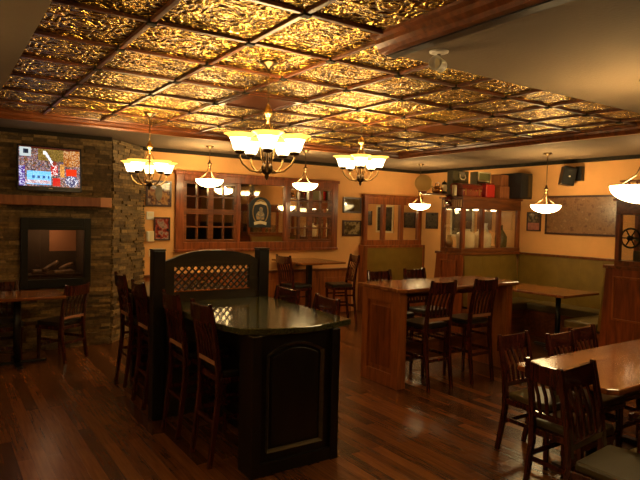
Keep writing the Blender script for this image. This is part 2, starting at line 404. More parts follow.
# ------------------------------------------------------------ television
def screen_mesh():
    W, H = 72, 44; me = bpy.data.meshes.new('screen'); vs = []; fs = []; cols = []
    rnd = random.Random(5)
    x0, x1, z0, z1 = -.345, .345, -.25, .228
    for j in range(H):
        for i in range(W):
            a, b = x0+(x1-x0)*i/W, x0+(x1-x0)*(i+1)/W; c, d = z1-(z1-z0)*j/H, z1-(z1-z0)*(j+1)/H
            o = len(vs); vs += [(a, 0, d), (b, 0, d), (b, 0, c), (a, 0, c)]; fs.append((o, o+1, o+2, o+3))
            u, v = (i+.5)/W, (j+.5)/H
            base = rnd.choice([(.32, .22, .2), (.16, .12, .14), (.5, .42, .42), (.1, .08, .09), (.42, .2, .16), (.25, .24, .34), (.3, .2, .08)])
            if u > .72 and v < .45: base = rnd.choice([(.5, .22, .05), (.55, .3, .1), (.3, .12, .06), (.6, .45, .3)])
            if .3 < u < .72 and v < .35: base = rnd.choice([(.3, .22, .06), (.22, .15, .05), (.36, .26, .1)])
            if v < .05: base = (.12, .03, .02)
            if .02 < u < .19 and .03 < v < .24:
                base = (.55, .6, .6)
                if .07 < u < .15 and .06 < v < .18: base = rnd.choice([(.03, .05, .08), (.08, .1, .14)])
            if .13 < u < .52 and .62 < v < .96: base = rnd.choice([(.25, .55, .85), (.3, .62, .9), (.4, .66, .85)])
            if .2 < u < .48 and .72 < v < .8 and (i//3) % 2: base = (.08, .2, .4)
            if .1 < u < .5 and .83 < v < .93: base = rnd.choice([(.75, .7, .72), (.6, .3, .3), (.5, .5, .55)])
            if u < .1 and v > .5: base = rnd.choice([(.2, .1, .4), (.12, .08, .3), (.6, .6, .75)])
            if abs(u-(.41+.17*(v-.1)/.4)) < .022 and .08 < v < .52: base = (.85, .85, .9)
            if (u-.41)**2/.0006+(v-.13)**2/.0025 < 1: base = (.9, .85, .8)
            if (u-.57)**2/.0013+(v-.40)**2/.003 < 1: base = (.35, .08, .06)
            if .52 < u < .63 and .45 < v < .7: base = rnd.choice([(.6, .06, .06), (.85, .8, .8), (.5, .05, .05)])
            if .54 < u < .67 and .78 < v < .97: base = (.62, .03, .04)
            if .66 < u < .74 and .42 < v < .75: base = rnd.choice([(.75, .45, .15), (.5, .3, .12)])
            if .76 < u < .94 and .52 < v < .70: base = (.7, .09, .03)
            if (u-.86)**2/.012+(v-.84)**2/.02 < 1: base = rnd.choice([(.1, .12, .25), (.7, .72, .8), (.2, .2, .3)])
            cols.append(tuple(q_**1.55 for q_ in base))
    me.from_pydata(vs, [], fs)
    ca = me.color_attributes.new('picture', 'FLOAT_COLOR', 'CORNER')
    for f, c in enumerate(cols):
        for q in range(4): ca.data[f*4+q].color = (c[0], c[1], c[2], 1)
    m, nt, b = newmat('screen picture'); at = N(nt, 'ShaderNodeAttribute'); at.attribute_name = 'picture'
    b.inputs['Base Color'].default_value = (.01, .01, .01, 1); b.inputs['Roughness'].default_value = .2
    nt.links.new(at.outputs['Color'], b.inputs['Emission Color']); b.inputs['Emission Strength'].default_value = TVS
    me.materials.append(m); return me
TVS = 1.0
tv = thing('television', 'flat screen television showing a basketball game on the stone wall', 'television', (1.18, 7.66, 2.3), radians(3))
tv.rotation_euler = (radians(-4), 0, radians(3))
MB().box(-.365, .365, 0.004, .045, -.305, .245).build('housing', M['blackplastic'], tv, bevel=.006)
be = MB(); be.box(-.365, -.345, -.008, .004, -.305, .245); be.box(.345, .365, -.008, .004, -.305, .245); be.box(-.345, .345, -.008, .004, .228, .245); be.box(-.345, .345, -.008, .004, -.305, -.25)
be.build('bezel', M['blackplastic'], tv, bevel=.003)
so = bpy.data.objects.new('screen', screen_mesh()); COL.objects.link(so); so.parent = tv; so.location = (0, 0, 0)
MB().box(-.1, .1, .045, .14, -.12, .12).build('wall_bracket', M['blackplastic'], tv)
MB().box(-.02, .02, -.012, -.008, -.278, -.268).build('badge', M['white'], tv)

# ------------------------------------------------------------ pictures and the big mirror (back wall)
def rail_frame(mb, x0, x1, z0, z1, w, y0, y1):
    mb.box(x0, x0+w, y0, y1, z0, z1); mb.box(x1-w, x1, y0, y1, z0, z1); mb.box(x0+w, x1-w, y0, y1, z1-w, z1); mb.box(x0+w, x1-w, y0, y1, z0, z0+w)
mx0, mx1, mz0, mz1 = 3.06, 6.11, 1.19, 2.40; mc = (mx0+mx1)/2
wm = thing('wall_mirror', 'long wood-framed mirror divided like a paned window on the ochre back wall', 'mirror', (mc, YB, 0))
q = MB(); rail_frame(q, mx0-mc, mx1-mc, mz0, mz1, .13, -.06, 0)
q.box(mx0-mc-.02, mx1-mc+.02, -.08, 0, mz1-.03, mz1+.02); q.box(mx0-mc-.01, mx1-mc+.01, -.075, 0, mz0-.02, mz0+.02)
q.box(4.08-mc, 4.15-mc, -.06, 0, mz0+.13, mz1-.13); q.box(5.0-mc, 5.065-mc, -.06, 0, mz0+.13, mz1-.13)
q.build('frame', M['trimv'], wm, bevel=.006)
for (a, b) in ((3.19, 4.08), (5.065, 5.98)):
    zm = 1.80
    for (za, zb) in ((mz0+.13, zm-.0), (zm, mz1-.13)):
        for h in range(2):
            xa = a+(b-a)*h/2-mc; xb = a+(b-a)*(h+1)/2-mc
            s_ = MB(); rail_frame(s_, xa, xb, za, zb, .042, -.05, -.012)
            s_.box((xa+xb)/2-.011, (xa+xb)/2+.011, -.045, -.012, za+.042, zb-.042); s_.box(xa+.042, xb-.042, -.045, -.012, (za+zb)/2-.011, (za+zb)/2+.011)
            s_.build('sash', M['trim'], wm, bevel=.003)
MB().box(mx0-mc+.1, mx1-mc-.1, -.012, -.002, mz0+.1, mz1-.1).build('mirror_pane', M['mirror'], wm)
# etched sign on the mirror
sg = thing('mirror_sign', 'oval etched pub sign with a seated figure on the mirror middle', 'sign', (4.53, YB-.012, 1.80))
q = MB(); q.prism([(-.2, -.24), (.2, -.24), (.2, .14), (.165, .2), (.1, .25), (0, .27), (-.1, .25), (-.165, .2), (-.2, .14)], -.018, 0, 'Y')
q.build('backboard', pm('sign navy', (.012, .018, .022), .3), sg)
q = MB(); 
def ellipse(cx, cz, rx, rz, n=28): return [(cx+rx*cos(2*pi*i/n), cz+rz*sin(2*pi*i/n)) for i in range(n)]
o1 = ellipse(0, .02, .15, .21); o2 = ellipse(0, .02, .135, .19)
for i in range(28):
    j = (i+1) % 28
    q.hexa([(o1[i][0], -.024, o1[i][1]), (o1[j][0], -.024, o1[j][1]), (o2[j][0], -.024, o2[j][1]), (o2[i][0], -.024, o2[i][1])], [(o1[i][0], -.018, o1[i][1]), (o1[j][0], -.018, o1[j][1]), (o2[j][0], -.018, o2[j][1]), (o2[i][0], -.018, o2[i][1])])
q.build('oval_rim', M['brass'], sg)
q = MB(); q.prism(ellipse(.01, .06, .035, .042, 16), -.024, -.018, 'Y'); q.prism([(-.07, -.11), (.07, -.11), (.075, -.02), (.04, .03), (-.04, .03), (-.085, -.03)], -.023, -.018, 'Y')
q.build('figure', art('figure paint', [(.5, .3, .12), (.15, .16, .14), (.6, .42, .2)], 18, .3, 3), sg)
q = MB(); q.prism([(-.11, -.20), (-.12, -.15), (0, -.125), (.12, -.15), (.11, -.20), (0, -.175)], -.025, -.018, 'Y'); q.build('scroll_banner', M['cream'], sg)
q = MB(); q.prism([(-.12, .13), (-.10, .175), (0, .2), (.10, .175), (.12, .13), (0, .155)], -.0245, -.018, 'Y')
q.build('scroll_banner', M['cream'], sg)

def picture(name, label, x0, x1, z0, z1, wall, mat, fw=.022, fm=None, mat_w=0, cat='picture', group=None):
    # wall 'B': back wall, span in x;   wall 'R': right wall, span in y (y0<y1)
    cx = (x0+x1)/2; cz = (z0+z1)/2; w = (x1-x0)/2; h = (z1-z0)/2
    if wall == 'B': t_ = thing(name, label, cat, (cx, YB, cz), 0, group)
    else: t_ = thing(name, label, cat, (XR, cx, cz), -pi/2, group)
    q = MB(); rail_frame(q, -w, w, -h, h, fw, -.03, 0); q.build('frame', fm or M['crown'], t_, bevel=.003)
    if mat_w:
        q = MB(); rail_frame(q, -w+fw, w-fw, -h+fw, h-fw, mat_w, -.02, -.004); q.build('mount', M['cream'], t_)
    MB().box(-w+fw+mat_w, w-fw-mat_w, -.018, -.003, -h+fw+mat_w, h-fw-mat_w).build('print', mat, t_)
    return t_
fmred = wood('dark frame', (.03, .01, .006), (.07, .02, .01), .3, 'X')
pt = picture('framed_mirror', 'framed print of dark figures behind the left chandelier', 2.61, 3.0, 1.86, 2.25, 'B', art('figures print', [(.25, .08, .04), (.45, .25, .1), (.08, .03, .04), (.4, .3, .2)], 9, .08, 1), .028, fmred)
pt.name = 'framed_print'
MB().prism(ellipse(-.0, .01, .055, .12, 20), -.021, -.018, 'Y').build('pale_figure', M['greybox'], pt)
picture('framed_poster', 'small red and dark poster in a dark frame left of the mirror', 2.735, 2.985, 1.35, 1.70, 'B', art('red poster', [(.02, .02, .03), (.3, .04, .02), (.35, .25, .2), (.08, .03, .03)], 12, .12, 2), .022, fmred)
picture('framed_photograph', 'upper of two framed photographs between the mirror and the booth', 6.26, 6.68, 1.85, 2.14, 'B', art('dim print', [(.05, .03, .01), (.12, .08, .03), (.08, .06, .04)], 8, .06, 4), .03, fmred)
picture('framed_photograph', 'lower of two framed photographs, a boat scene, beside the booth', 6.26, 6.69, 1.42, 1.71, 'B', art('boat print', [(.05, .03, .015), (.10, .07, .03), (.35, .26, .12), (.05, .03, .015)], 9, .1, 5), .03, fmred)
# right wall pictures
picture('framed_panorama', 'very wide sepia panorama picture on the right wall above the corner booth', 4.40, 5.58, 1.57, 2.18, 'R', art('sepia crowd', [(.15, .06, .02), (.27, .13, .045), (.20, .09, .03), (.33, .18, .07)], 14, .3, 6, 8), .03, fmred)
q = picture('framed_photograph', 'small two-part framed picture between cabinet and wide panorama', 5.665, 5.925, 1.61, 1.92, 'R', art('two part print', [(.4, .3, .18), (.05, .04, .03), (.3, .2, .1)], 12, .15, 7), .02, fmred)
MB().box(-.11, .11, -.022, -.018, -.135, -.02).build('pink_print', pm('pink print', (.42, .14, .09), .3, var=.3, vscale=20), q)
picture('framed_photograph', 'small dark framed photograph alone on the right wall near the far corner', 7.96, 8.28, 1.58, 1.90, 'R', art('dark print', [(.02, .02, .02), (.12, .10, .07), (.05, .04, .03)], 12, .12, 8), .02, fmred)
picture('framed_painting', 'large dark painting on the right wall hidden behind the cabinet, seen in the booth mirrors', 7.05, 7.62, 1.45, 2.05, 'R', art('dark painting', [(.015, .02, .012), (.06, .05, .03), (.02, .02, .02)], 6, .12, 9), .04, M['cream'])
picture('framed_photograph', 'small framed photograph on the right wall just behind the cabinet, seen in the booth mirror', 6.66, 6.88, 1.60, 1.92, 'R', art('dim photo', [(.02, .02, .02), (.12, .10, .07), (.05, .04, .03)], 12, .12, 11), .02, fmred)
# small wall fittings beside the stone
t_ = thing('thermostat', 'white thermostat plate on the wall beside the stone', 'thermostat', (2.68, YB, 1.72))
MB().box(-.055, .055, -.02, 0, -.06, .06).build('plate', M['white'], t_, bevel=.004); MB().box(-.03, .03, -.026, -.02, -.01, .04).build('dial_window', M['cream'], t_)
t_ = thing('wall_telephone', 'small pale wall intercom handset below the thermostat', 'telephone', (2.68, YB, 1.42))
MB().box(-.06, .06, -.03, 0, -.09, .07).build('body', M['cream'], t_, bevel=.006); MB().box(-.05, -.02, -.06, -.03, -.08, .06).build('handset', M['white'], t_, bevel=.006)
t_ = thing('light_switch', 'light switch plate on the ochre wall above the dado near the stone', 'switch', (2.70, YB, 1.16))
MB().box(-.035, .035, -.01, 0, -.055, .055).build('plate', M['cream'], t_, bevel=.003); MB().box(-.01, .01, -.018, -.01, -.02, .02).build('toggle', M['white'], t_)

# ------------------------------------------------------------ seating models
def make_chair(name, label, cat, sh, H, w=.40, d=.38, pad='seatpad', strip=False, loc=(0, 0, 0), rz=0, group=None, foot=True):
    t_ = thing(name, label, cat, loc, rz, group)
    cw = M['chairwood']; yb = -d/2+.015
    # rear legs rise into the back posts with a lean and a flare
    for sx in (-1, 1):
        x = sx*(w/2-.02)
        pts = [(x, yb-.06, 0), (x, yb-.03, sh*.35), (x, yb, sh*.75), (x, yb, sh), (x, yb-.02, sh+(H-sh)*.4), (x, yb-.055, sh+(H-sh)*.8), (x, yb-.075, H+.012)]
        MB().sweep(pts, [.030, .032, .036, .036, .034, .034, .030], [.034, .036, .040, .040, .032, .028, .024]).build('leg', cw, t_, bevel=.004)
        x = sx*(w/2-.03)
        MB().sweep([(x, d/2-.02+.01, 0), (x, d/2-.02, sh-.05)], [.028, .036], [.028, .036]).build('leg', cw, t_, bevel=.004)
    a = MB(); a.box(-w/2+.0, w/2, -d/2+.02, d/2+.01, sh-.075, sh-.03); a.build('seat_frame', cw, t_, bevel=.006)
    s_ = MB(); z0, z1 = sh-.03, sh+.018
    s_.prism([(-w/2+.01, -d/2+.045), (w/2-.01, -d/2+.045), (w/2+.01, d/2-.03), (w/2-.03, d/2+.02), (-w/2+.03, d/2+.02), (-w/2-.01, d/2-.03)], z0, z1)
    s_.build('seat', M[pad], t_, bevel=.014)
    yt = yb-.07
    # curved top rail
    n = 7; P = []; rail = MB()
    for i in range(n):
        u = -1+2*i/(n-1); P.append((u*(w/2-.006), yt-.022*(1-u*u), H-.085-.010*(1-u*u)))
    for i in range(n-1):
        (x0, y0, c0), (x1, y1, c1) = P[i], P[i+1]
        rail.hexa([(x0, y0-.011, c0-.03), (x1, y1-.011, c1-.03), (x1, y1+.011, c1-.03), (x0, y0+.011, c0-.03)], [(x0, y0-.016, c0+.085), (x1, y1-.016, c1+.085), (x1, y1+.006, c1+.085), (x0, y0+.006, c0+.085)])
    rail.build('top_rail', cw, t_)
    MB().box(-w/2+.03, w/2-.03, yb-.018, yb+.008, sh+.05, sh+.085).build('lower_rail', cw, t_, bevel=.003)
    sl = MB(); zt = H-.10; zb = sh+.08
    for i in range(5):
        u = (-1+2*i/4)*.68; x = u*(w/2-.02)
        sl.sweep([(x*.94, yb-.008, zb), (x, yb-.03, (zb+zt)/2), (x*1.02, yt-.02*(1-u*u), zt)], [.022]*3, [.010]*3)
    sl.build('back_slats', cw, t_)
    if strip:
        MB().box(-w/2+.035, w/2-.035, yb-.023, yb-.018, sh+.052, sh+.083).build('pale_edge', M['strap'], t_)
    zf = .16 if sh < .6 else .24
    MB().box(-w/2+.04, w/2-.04, d/2-.03, d/2-.005, zf, zf+.035).build('front_stretcher', cw, t_, bevel=.003)
    MB().box(-w/2+.04, w/2-.04, yb-.03, yb-.012, zf+.05, zf+.08).build('rear_stretcher', cw, t_, bevel=.003)
    for sx in (-1, 1):
        x = sx*(w/2-.026)
        MB().box(x-.01, x+.01, yb-.0, d/2-.03, zf+.08, zf+.11).build('side_stretcher', cw, t_, bevel=.003)
        if sh > .6: MB().box(x-.01, x+.01, yb-.0, d/2-.03, zf+.24, zf+.265).build('side_stretcher', cw, t_, bevel=.003)
    return t_
ISL = 'dark bar stools around the black island'
# ---- island stools: left side (backs to -X, facing +X -> rz=-90deg)
sw = .36
stool0 = make_chair('bar_stool', 'nearest bar stool on the left side of the black island', 'stool', .655, 1.13, sw, .37, 'darkpad', True, (1.80, 3.77, 0), -pi/2, ISL)
dup(stool0, (1.79, 4.37, 0), -pi/2, 'bar stool on the island left side just in front of the headboard post')
dup(stool0, (1.77, 5.17, 0), -pi/2, 'bar stool just behind the headboard post, left side of the island')
dup(stool0, (1.81, 5.92, 0), -pi/2, 'farthest bar stool on the left, beside the stone corner')
st0 = make_chair('bar_stool', 'near one of two stools behind the counter right edge, glossy curved back', 'stool', .655, 1.10, .40, .37, 'darkpad', False, (2.42, 3.82, 0), pi/2-.1, ISL)
dup(st0, (2.42, 4.43, 0), pi/2, 'far one of two stools behind the counter right edge, next to the headboard')

# ------------------------------------------------------------ bar island
isl = thing('bar_island', 'black island bar with granite counter, arched end panel and lattice headboard', 'bar', (2.085, 4.75, 0))
bx, by = 2.085, 4.75
def R_(x): return x-bx
def Ry(y): return y-by
# end cabinet
q = MB(); q.box(R_(1.75), R_(2.42), Ry(3.33), Ry(3.47), 0, .955)
q.box(R_(1.73), R_(1.80), Ry(3.30), Ry(3.50), 0, .955); q.box(R_(2.37), R_(2.44), Ry(3.30), Ry(3.50), 0, .955); q.box(R_(1.74), R_(2.43), Ry(3.305), Ry(3.33), 0, .09)
q.build('end_cabinet', M['blackwood'], isl, bevel=.005)
# arched moulding on the end
def arch(x0, x1, z0, zs, zc, n=14):
    pts = [(x0, z0), (x1, z0), (x1, zs)]
    for i in range(1, n): 
        u = i/n; x = x1+(x0-x1)*u; pts.append((x, zs+(zc-zs)*(1-(2*u-1)**2)))
    pts.append((x0, zs)); return pts
A = arch(R_(1.85), R_(2.30), .155, .82, .89); Bp = arch(R_(1.867), R_(2.283), .172, .808, .872)
q = MB(); n = len(A)
for i in range(n):
    j = (i+1) % n
    q.hexa([(A[i][0], Ry(3.33), A[i][1]), (A[j][0], Ry(3.33), A[j][1]), (Bp[j][0], Ry(3.33), Bp[j][1]), (Bp[i][0], Ry(3.33), Bp[i][1])],
           [(A[i][0], Ry(3.30), A[i][1]), (A[j][0], Ry(3.30), A[j][1]), (Bp[j][0], Ry(3.32), Bp[j][1]), (Bp[i][0], Ry(3.32), Bp[i][1])])
q.build('arched_moulding', M['moulding'], isl)
q = MB(); q.prism(arch(R_(1.885), R_(2.265), .19, .795, .852), Ry(3.318), Ry(3.33), 'Y'); q.build('arched_panel', M['blackwood'], isl, bevel=.005)
q = MB(); q.box(R_(2.06), R_(2.11), Ry(3.47), Ry(6.1), 0, .955); q.build('spine_wall', M['blackwood'], isl)
q = MB(); q.box(R_(1.75), R_(2.42), Ry(6.1), Ry(6.2), 0, .955); q.build('rear_cabinet', M['blackwood'], isl, bevel=.004)
# foot rails
for sx in (-1, 1):
    MB().tube([(sx*.16, Ry(3.5), .2), (sx*.16, Ry(4.68), .2)], .018, 8).build('foot_rail', M['bronze'], isl)
# countertops
def ctop(poly): return MB().prism([(R_(x), Ry(y)) for x, y in poly], .955, 1.0)
front = [(1.685, 3.41), (1.80, 3.35), (1.93, 3.295), (2.09, 3.265), (2.26, 3.285), (2.42, 3.32), (2.58, 3.361)]
ctop([(1.60, 3.80)]+front+[(2.60, 4.71), (1.60, 4.71)]).build('countertop', M['granite'], isl, bevel=.006)
ctop([(1.60, 4.79), (2.60, 4.79), (2.58, 6.15), (2.3, 6.25), (1.9, 6.25), (1.62, 6.15)]).build('countertop', M['granite'], isl, bevel=.006)
# headboard
for x in (1.568, 2.565):
    q = MB(); q.box(R_(x)-.052, R_(x)+.052, -.052, .052, 0, 1.44); q.box(R_(x)-.056, R_(x)+.056, -.056, .056, 1.44, 1.455)
    q.build('post', M['blackwood'], isl, bevel=.006)
L0, L1 = R_(1.62), R_(2.513)
top = [(L1, 1.345), (R_(2.42), 1.395), (R_(2.30), 1.42), (R_(2.15), 1.438), (R_(2.0), 1.44), (R_(1.88), 1.43), (R_(1.78), 1.405), (L0, 1.345)]
q = MB(); 
q.prism([(L0, 1.298), (L1, 1.298)]+top, -.025, .025, 'Y')
q.box(L0, R_(1.705), -.025, .025, 1.0, 1.298); q.box(R_(2.425), L1, -.025, .025, 1.0, 1.298); q.box(R_(1.705), R_(2.425), -.025, .025, .9, 1.08)
q.box(L0, L1, -.025, .025, .0, .9)
q.build('headboard', M['headwood'], isl)
q = MB()   # lip under the lattice opening, light on it put into a paler wood
q.box(R_(1.705), R_(2.425), -.034, -.025, 1.08, 1.092); q.build('lattice_sill', M['tabletop'], isl)
x0, x1, z0, z1 = R_(1.705), R_(2.425), 1.08, 1.298; H_ = z1-z0; st_ = .062
for sgn, yy in ((1, -.006), (-1, .006)):
    q = MB(); c = x0-H_
    while c < x1+H_:
        # line x = c + t (sgn>0) or x = c+H-t
        t0, t1 = 0, H_
        if sgn > 0: t0 = max(0, x0-c); t1 = min(H_, x1-c)
        else: t0 = max(0, c+H_-x1); t1 = min(H_, c+H_-x0)
        if t1-t0 > .01:
            f_ = (lambda t: (c+t, yy, z0+t)) if sgn > 0 else (lambda t: (c+H_-t, yy, z0+t))
            q.bar(f_(t0), f_(t1), .011, .019, (0, 1, 0))
        c += st_
    q.build('lattice', M['headwood'], isl)

# ------------------------------------------------------------ second bar table (cherry)
bt = thing('bar_table', 'tall cherry bar table with panelled ends and glossy top', 'table', (4.9, 4.62, 0))
def tx(x): return x-4.9
def ty(y): return y-4.62
q = MB(); q.prism([(tx(3.88), ty(4.30)), (tx(3.96), ty(4.24)), (tx(5.75), ty(4.24)), (tx(5.80), ty(4.30)), (tx(5.80), ty(4.98)), (tx(3.90), ty(4.98))], 1.005, 1.045)
q.build('tabletop', M['tabletop'], bt, bevel=.008)
for xx, s_ in ((3.94, 1), (5.62, -1)):
    q = MB(); q.box(tx(xx), tx(xx+.09), ty(4.31), ty(4.91), 0, 1.005)
    q.build('end_panel', M['panelwood'], bt, bevel=.004)
    xo = tx(xx) if s_ > 0 else tx(xx+.09)
    q = MB()
    q.box(min(xo, xo-.022*s_), max(xo, xo-.022*s_), ty(4.31), ty(4.41), 0, 1.005); q.box(min(xo, xo-.022*s_), max(xo, xo-.022*s_), ty(4.81), ty(4.91), 0, 1.005)
    q.box(min(xo, xo-.022*s_), max(xo, xo-.022*s_), ty(4.41), ty(4.81), .88, 1.005); q.box(min(xo, xo-.022*s_), max(xo, xo-.022*s_), ty(4.41), ty(4.81), 0, .14)
    q.build('panel_frame', M['panelwood'], bt, bevel=.003)
    q = MB(); q.box(min(xo, xo-.008*s_), max(xo, xo-.008*s_), ty(4.455), ty(4.765), .19, .83); q.build('raised_panel', M['trimv'], bt, bevel=.004)
q = MB(); q.box(tx(4.03), tx(5.62), ty(4.585), ty(4.635), .19, .40); q.build('stretcher_board', M['trim'], bt, bevel=.004)
q = MB(); q.box(tx(4.03), tx(5.62), ty(4.58), ty(4.64), .90, 1.005); q.build('apron', M['trim'], bt)
BT = 'dark bar stools at the cherry bar table'
s2 = make_chair('bar_stool', 'left of two stools on the near side of the cherry bar table', 'stool', .66, 1.13, .37, .38, 'darkpad', True, (4.32, 4.33, 0), 0, BT)
dup(s2, (4.95, 4.31, 0), .0, 'right of two stools on the near side of the cherry bar table')
dup(s2, (4.42, 4.98, 0), pi, 'left of two stools on the far side of the cherry bar table')
dup(s2, (5.03, 5.02, 0), pi, 'right of two stools on the far side of the cherry bar table')

# ------------------------------------------------------------ high table by the back wall
ht = thing('high_table', 'high wooden table against the back wall below the mirror', 'table', (5.17, 7.92, 0))
MB().box(-.42, .42, -.46, .53, 1.0, 1.03).build('tabletop', M['tabletop'], ht, bevel=.006)
MB().box(-.04, .04, -.04, .04, .04, .95).build('pedestal', M['black'], ht, bevel=.006)
q = MB(); q.box(-.3, .3, -.035, .035, .0, .04); q.box(-.035, .035, -.35, .35, .0, .04); q.build('cross_base', M['black'], ht, bevel=.004); q = MB(); q.box(-.25, .25, -.03, .03, .95, 1.0); q.build('top_bracket', M['black'], ht, bevel=.004)
s3 = make_chair('bar_stool', 'stool on the left of the high table by the back wall', 'stool', .66, 1.14, .38, .38, 'darkpad', False, (4.78, 7.72, 0), -pi/2+.12, 'stools at the high wall table')
dup(s3, (5.55, 7.55, 0), pi/2-.25, 'stool on the right of the high table by the back wall')

# ------------------------------------------------------------ back wall booth with mirrored panel
b2 = thing('booth_bench', 'olive booth bench with wooden frame against the back wall below a mirror partition', 'booth', (7.45, YB, 0))
w2 = .73
q = MB(); q.box(-w2, w2, -.16, -.12, .30, 1.20); q.build('backrest', M['olive'], b2, bevel=.01)
q = MB(); q.box(-w2-.06, -w2, -.20, 0, 0, 1.245); q.box(w2-.01, w2+.015, -.20, 0, 0, 1.245); q.box(-w2, w2, -.18, 0, 1.20, 1.245); q.box(-w2, w2, -.12, -.06, 0, 1.2); q.build('frame', M['trimv'], b2, bevel=.005)
MB().box(-w2, w2, -.62, -.16, .36, .48).build('seat', M['seatpad'], b2, bevel=.02)
MB().box(-w2, w2, -.58, -.16, 0, .36).build('seat_base', M['trimv'], b2)
mp_ = thing('mirror_partition', 'three-part wood-framed mirror standing on the back wall booth', 'mirror', (7.45, YB, 1.245))
q = MB(); z0 = 0; z1 = .955
q.box(-w2-.02, w2+.01, -.10, -.02, z1-.17, z1); q.box(-w2-.04, w2+.012, -.12, -.02, z1-.03, z1+.01); q.box(-w2-.02, w2+.01, -.10, -.02, 0, .10)
for xa, xb in ((6.705, 6.785), (7.15, 7.23), (7.61, 7.695), (8.09, 8.18)): q.box(xa-7.45, xb-7.45, -.10, -.02, .10, z1-.17)
q.build('frame', M['trimv'], mp_, bevel=.004)
for xa, xb in ((6.785, 7.15), (7.23, 7.61), (7.695, 8.09)): MB().box(xa-7.45, xb-7.45, -.06, -.05, .10, z1-.17).build('mirror_pane', M['mirror'], mp_)

# ------------------------------------------------------------ corner booth (olive) with display cabinet on top
cy = 6.05; cx0 = 6.78
bb = thing('corner_booth', 'U-shaped olive vinyl booth with wooden panelled ends in the right corner', 'booth', (7.5, 5.0, 0))
def cx(x): return x-7.5
def cyy(y): return y-5.0
# back along Y=6.05 (slanted face)
q = MB()
for i in range(3):
    a = cx0+.03+(XR-.12-cx0-.03)*i/3; b = cx0+.03+(XR-.12-cx0-.03)*(i+1)/3-.001
    q.hexa([(cx(a), cyy(cy-.10), .42), (cx(b), cyy(cy-.10), .42), (cx(b), cyy(cy+.05), .42), (cx(a), cyy(cy+.05), .42)], [(cx(a), cyy(cy-.01), 1.215), (cx(b), cyy(cy-.01), 1.215), (cx(b), cyy(cy+.05), 1.215), (cx(a), cyy(cy+.05), 1.215)])
q.build('far_backrest', M['olive'], bb, bevel=.002)
q = MB()
for i in range(6):
    a = 3.83+(cy-.02-3.83)*i/6; b = 3.83+(cy-.02-3.83)*(i+1)/6-.001
    q.hexa([(cx(8.10), cyy(a), .42), (cx(8.19), cyy(a), .42), (cx(8.19), cyy(b), .42), (cx(8.10), cyy(b), .42)], [(cx(8.15), cyy(a), 1.215), (cx(8.19), cyy(a), 1.215), (cx(8.19), cyy(b), 1.215), (cx(8.15), cyy(b), 1.215)])
q.build('wall_backrest', M['olive'], bb, bevel=.002)
q = MB(); q.hexa([(cx(cx0+.03), cyy(3.76), .42), (cx(8.1), cyy(3.76), .42), (cx(8.1), cyy(3.87), .42), (cx(cx0+.03), cyy(3.87), .42)], [(cx(cx0+.03), cyy(3.76), 1.215), (cx(8.1), cyy(3.76), 1.215), (cx(8.1), cyy(3.79), 1.215), (cx(cx0+.03), cyy(3.79), 1.215)])
q.build('near_backrest', M['olive'], bb, bevel=.006)
# seats
sb = .50
MB().box(cx(cx0+.02), cx(8.1), cyy(5.52), cyy(5.95), sb-.11, sb).build('far_seat', M['seatpad'], bb, bevel=.02)
MB().box(cx(7.66), cx(8.1), cyy(4.33), cyy(5.50), sb-.11, sb).build('wall_seat', M['seatpad'], bb, bevel=.02)
MB().box(cx(cx0+.02), cx(8.1), cyy(3.88), cyy(4.31), sb-.11, sb).build('near_seat', M['seatpad'], bb, bevel=.02)
q = MB(); q.box(cx(cx0+.02), cx(8.1), cyy(5.56), cyy(6.05), 0, sb-.11); q.box(cx(7.70), cx(8.1), cyy(4.27), cyy(5.56), 0, sb-.11); q.box(cx(cx0+.01), cx(8.1), cyy(3.77), cyy(4.32), 0, sb-.11)
q.build('seat_base', M['trim'], bb)
# cap rails and end panels
q = MB(); q.box(cx(cx0-.02), cx(8.19), cyy(cy-.035), cyy(6.62), 1.215, 1.255); q.box(cx(8.13), cx(8.19), cyy(3.79), cyy(cy-.035), 1.215, 1.25); q.box(cx(cx0-.02), cx(8.13), cyy(3.0), cyy(3.80), 1.215, 1.255)
q.build('cap_rail', M['trim'], bb, bevel=.006)
def endpanel(y0t, y1t, y0b, y1b, nm):
    q = MB(); q.hexa([(cx(cx0), cyy(y0b), 0), (cx(cx0+.04), cyy(y0b), 0), (cx(cx0+.04), cyy(y1b), 0), (cx(cx0), cyy(y1b), 0)], [(cx(cx0), cyy(y0t), 1.215), (cx(cx0+.04), cyy(y0t), 1.215), (cx(cx0+.04), cyy(y1t), 1.215), (cx(cx0), cyy(y1t), 1.215)])
    e = q.build('end_panel', M['trimv'], bb, bevel=.004)
    f0 = y0t+.11; f1 = y1t-.10
    q = MB(); rail_frame_x = lambda mb, a, b, z0, z1, w, xa, xb: (mb.box(xa, xb, a, a+w, z0, z1), mb.box(xa, xb, b-w, b, z0, z1), mb.box(xa, xb, a+w, b-w, z1-w, z1), mb.box(xa, xb, a+w, b-w, z0, z0+w))
    rail_frame_x(q, cyy(f0), cyy(f1), .60, 1.13, .022, cx(cx0)-.02, cx(cx0)); q.build('panel_moulding', M['panelwood'], bb, bevel=.003)
    MB().box(cx(cx0)-.006, cx(cx0), cyy(f0+.03), cyy(f1-.03), .63, 1.10).build('inset_panel', M['trimv'], bb)
endpanel(cy, 6.60, cy-.02, 6.72, 'far'); endpanel(3.02, 3.77, 2.96, 3.83, 'near')
MB().box(cx(cx0+.04), cx(8.19), cyy(3.0), cyy(3.06), 0, 1.215).build('outer_back', M['olive'], bb)
MB().box(cx(cx0+.04), cx(8.19), cyy(6.54), cyy(6.6), 0, 1.215).build('outer_back', M['olive'], bb)

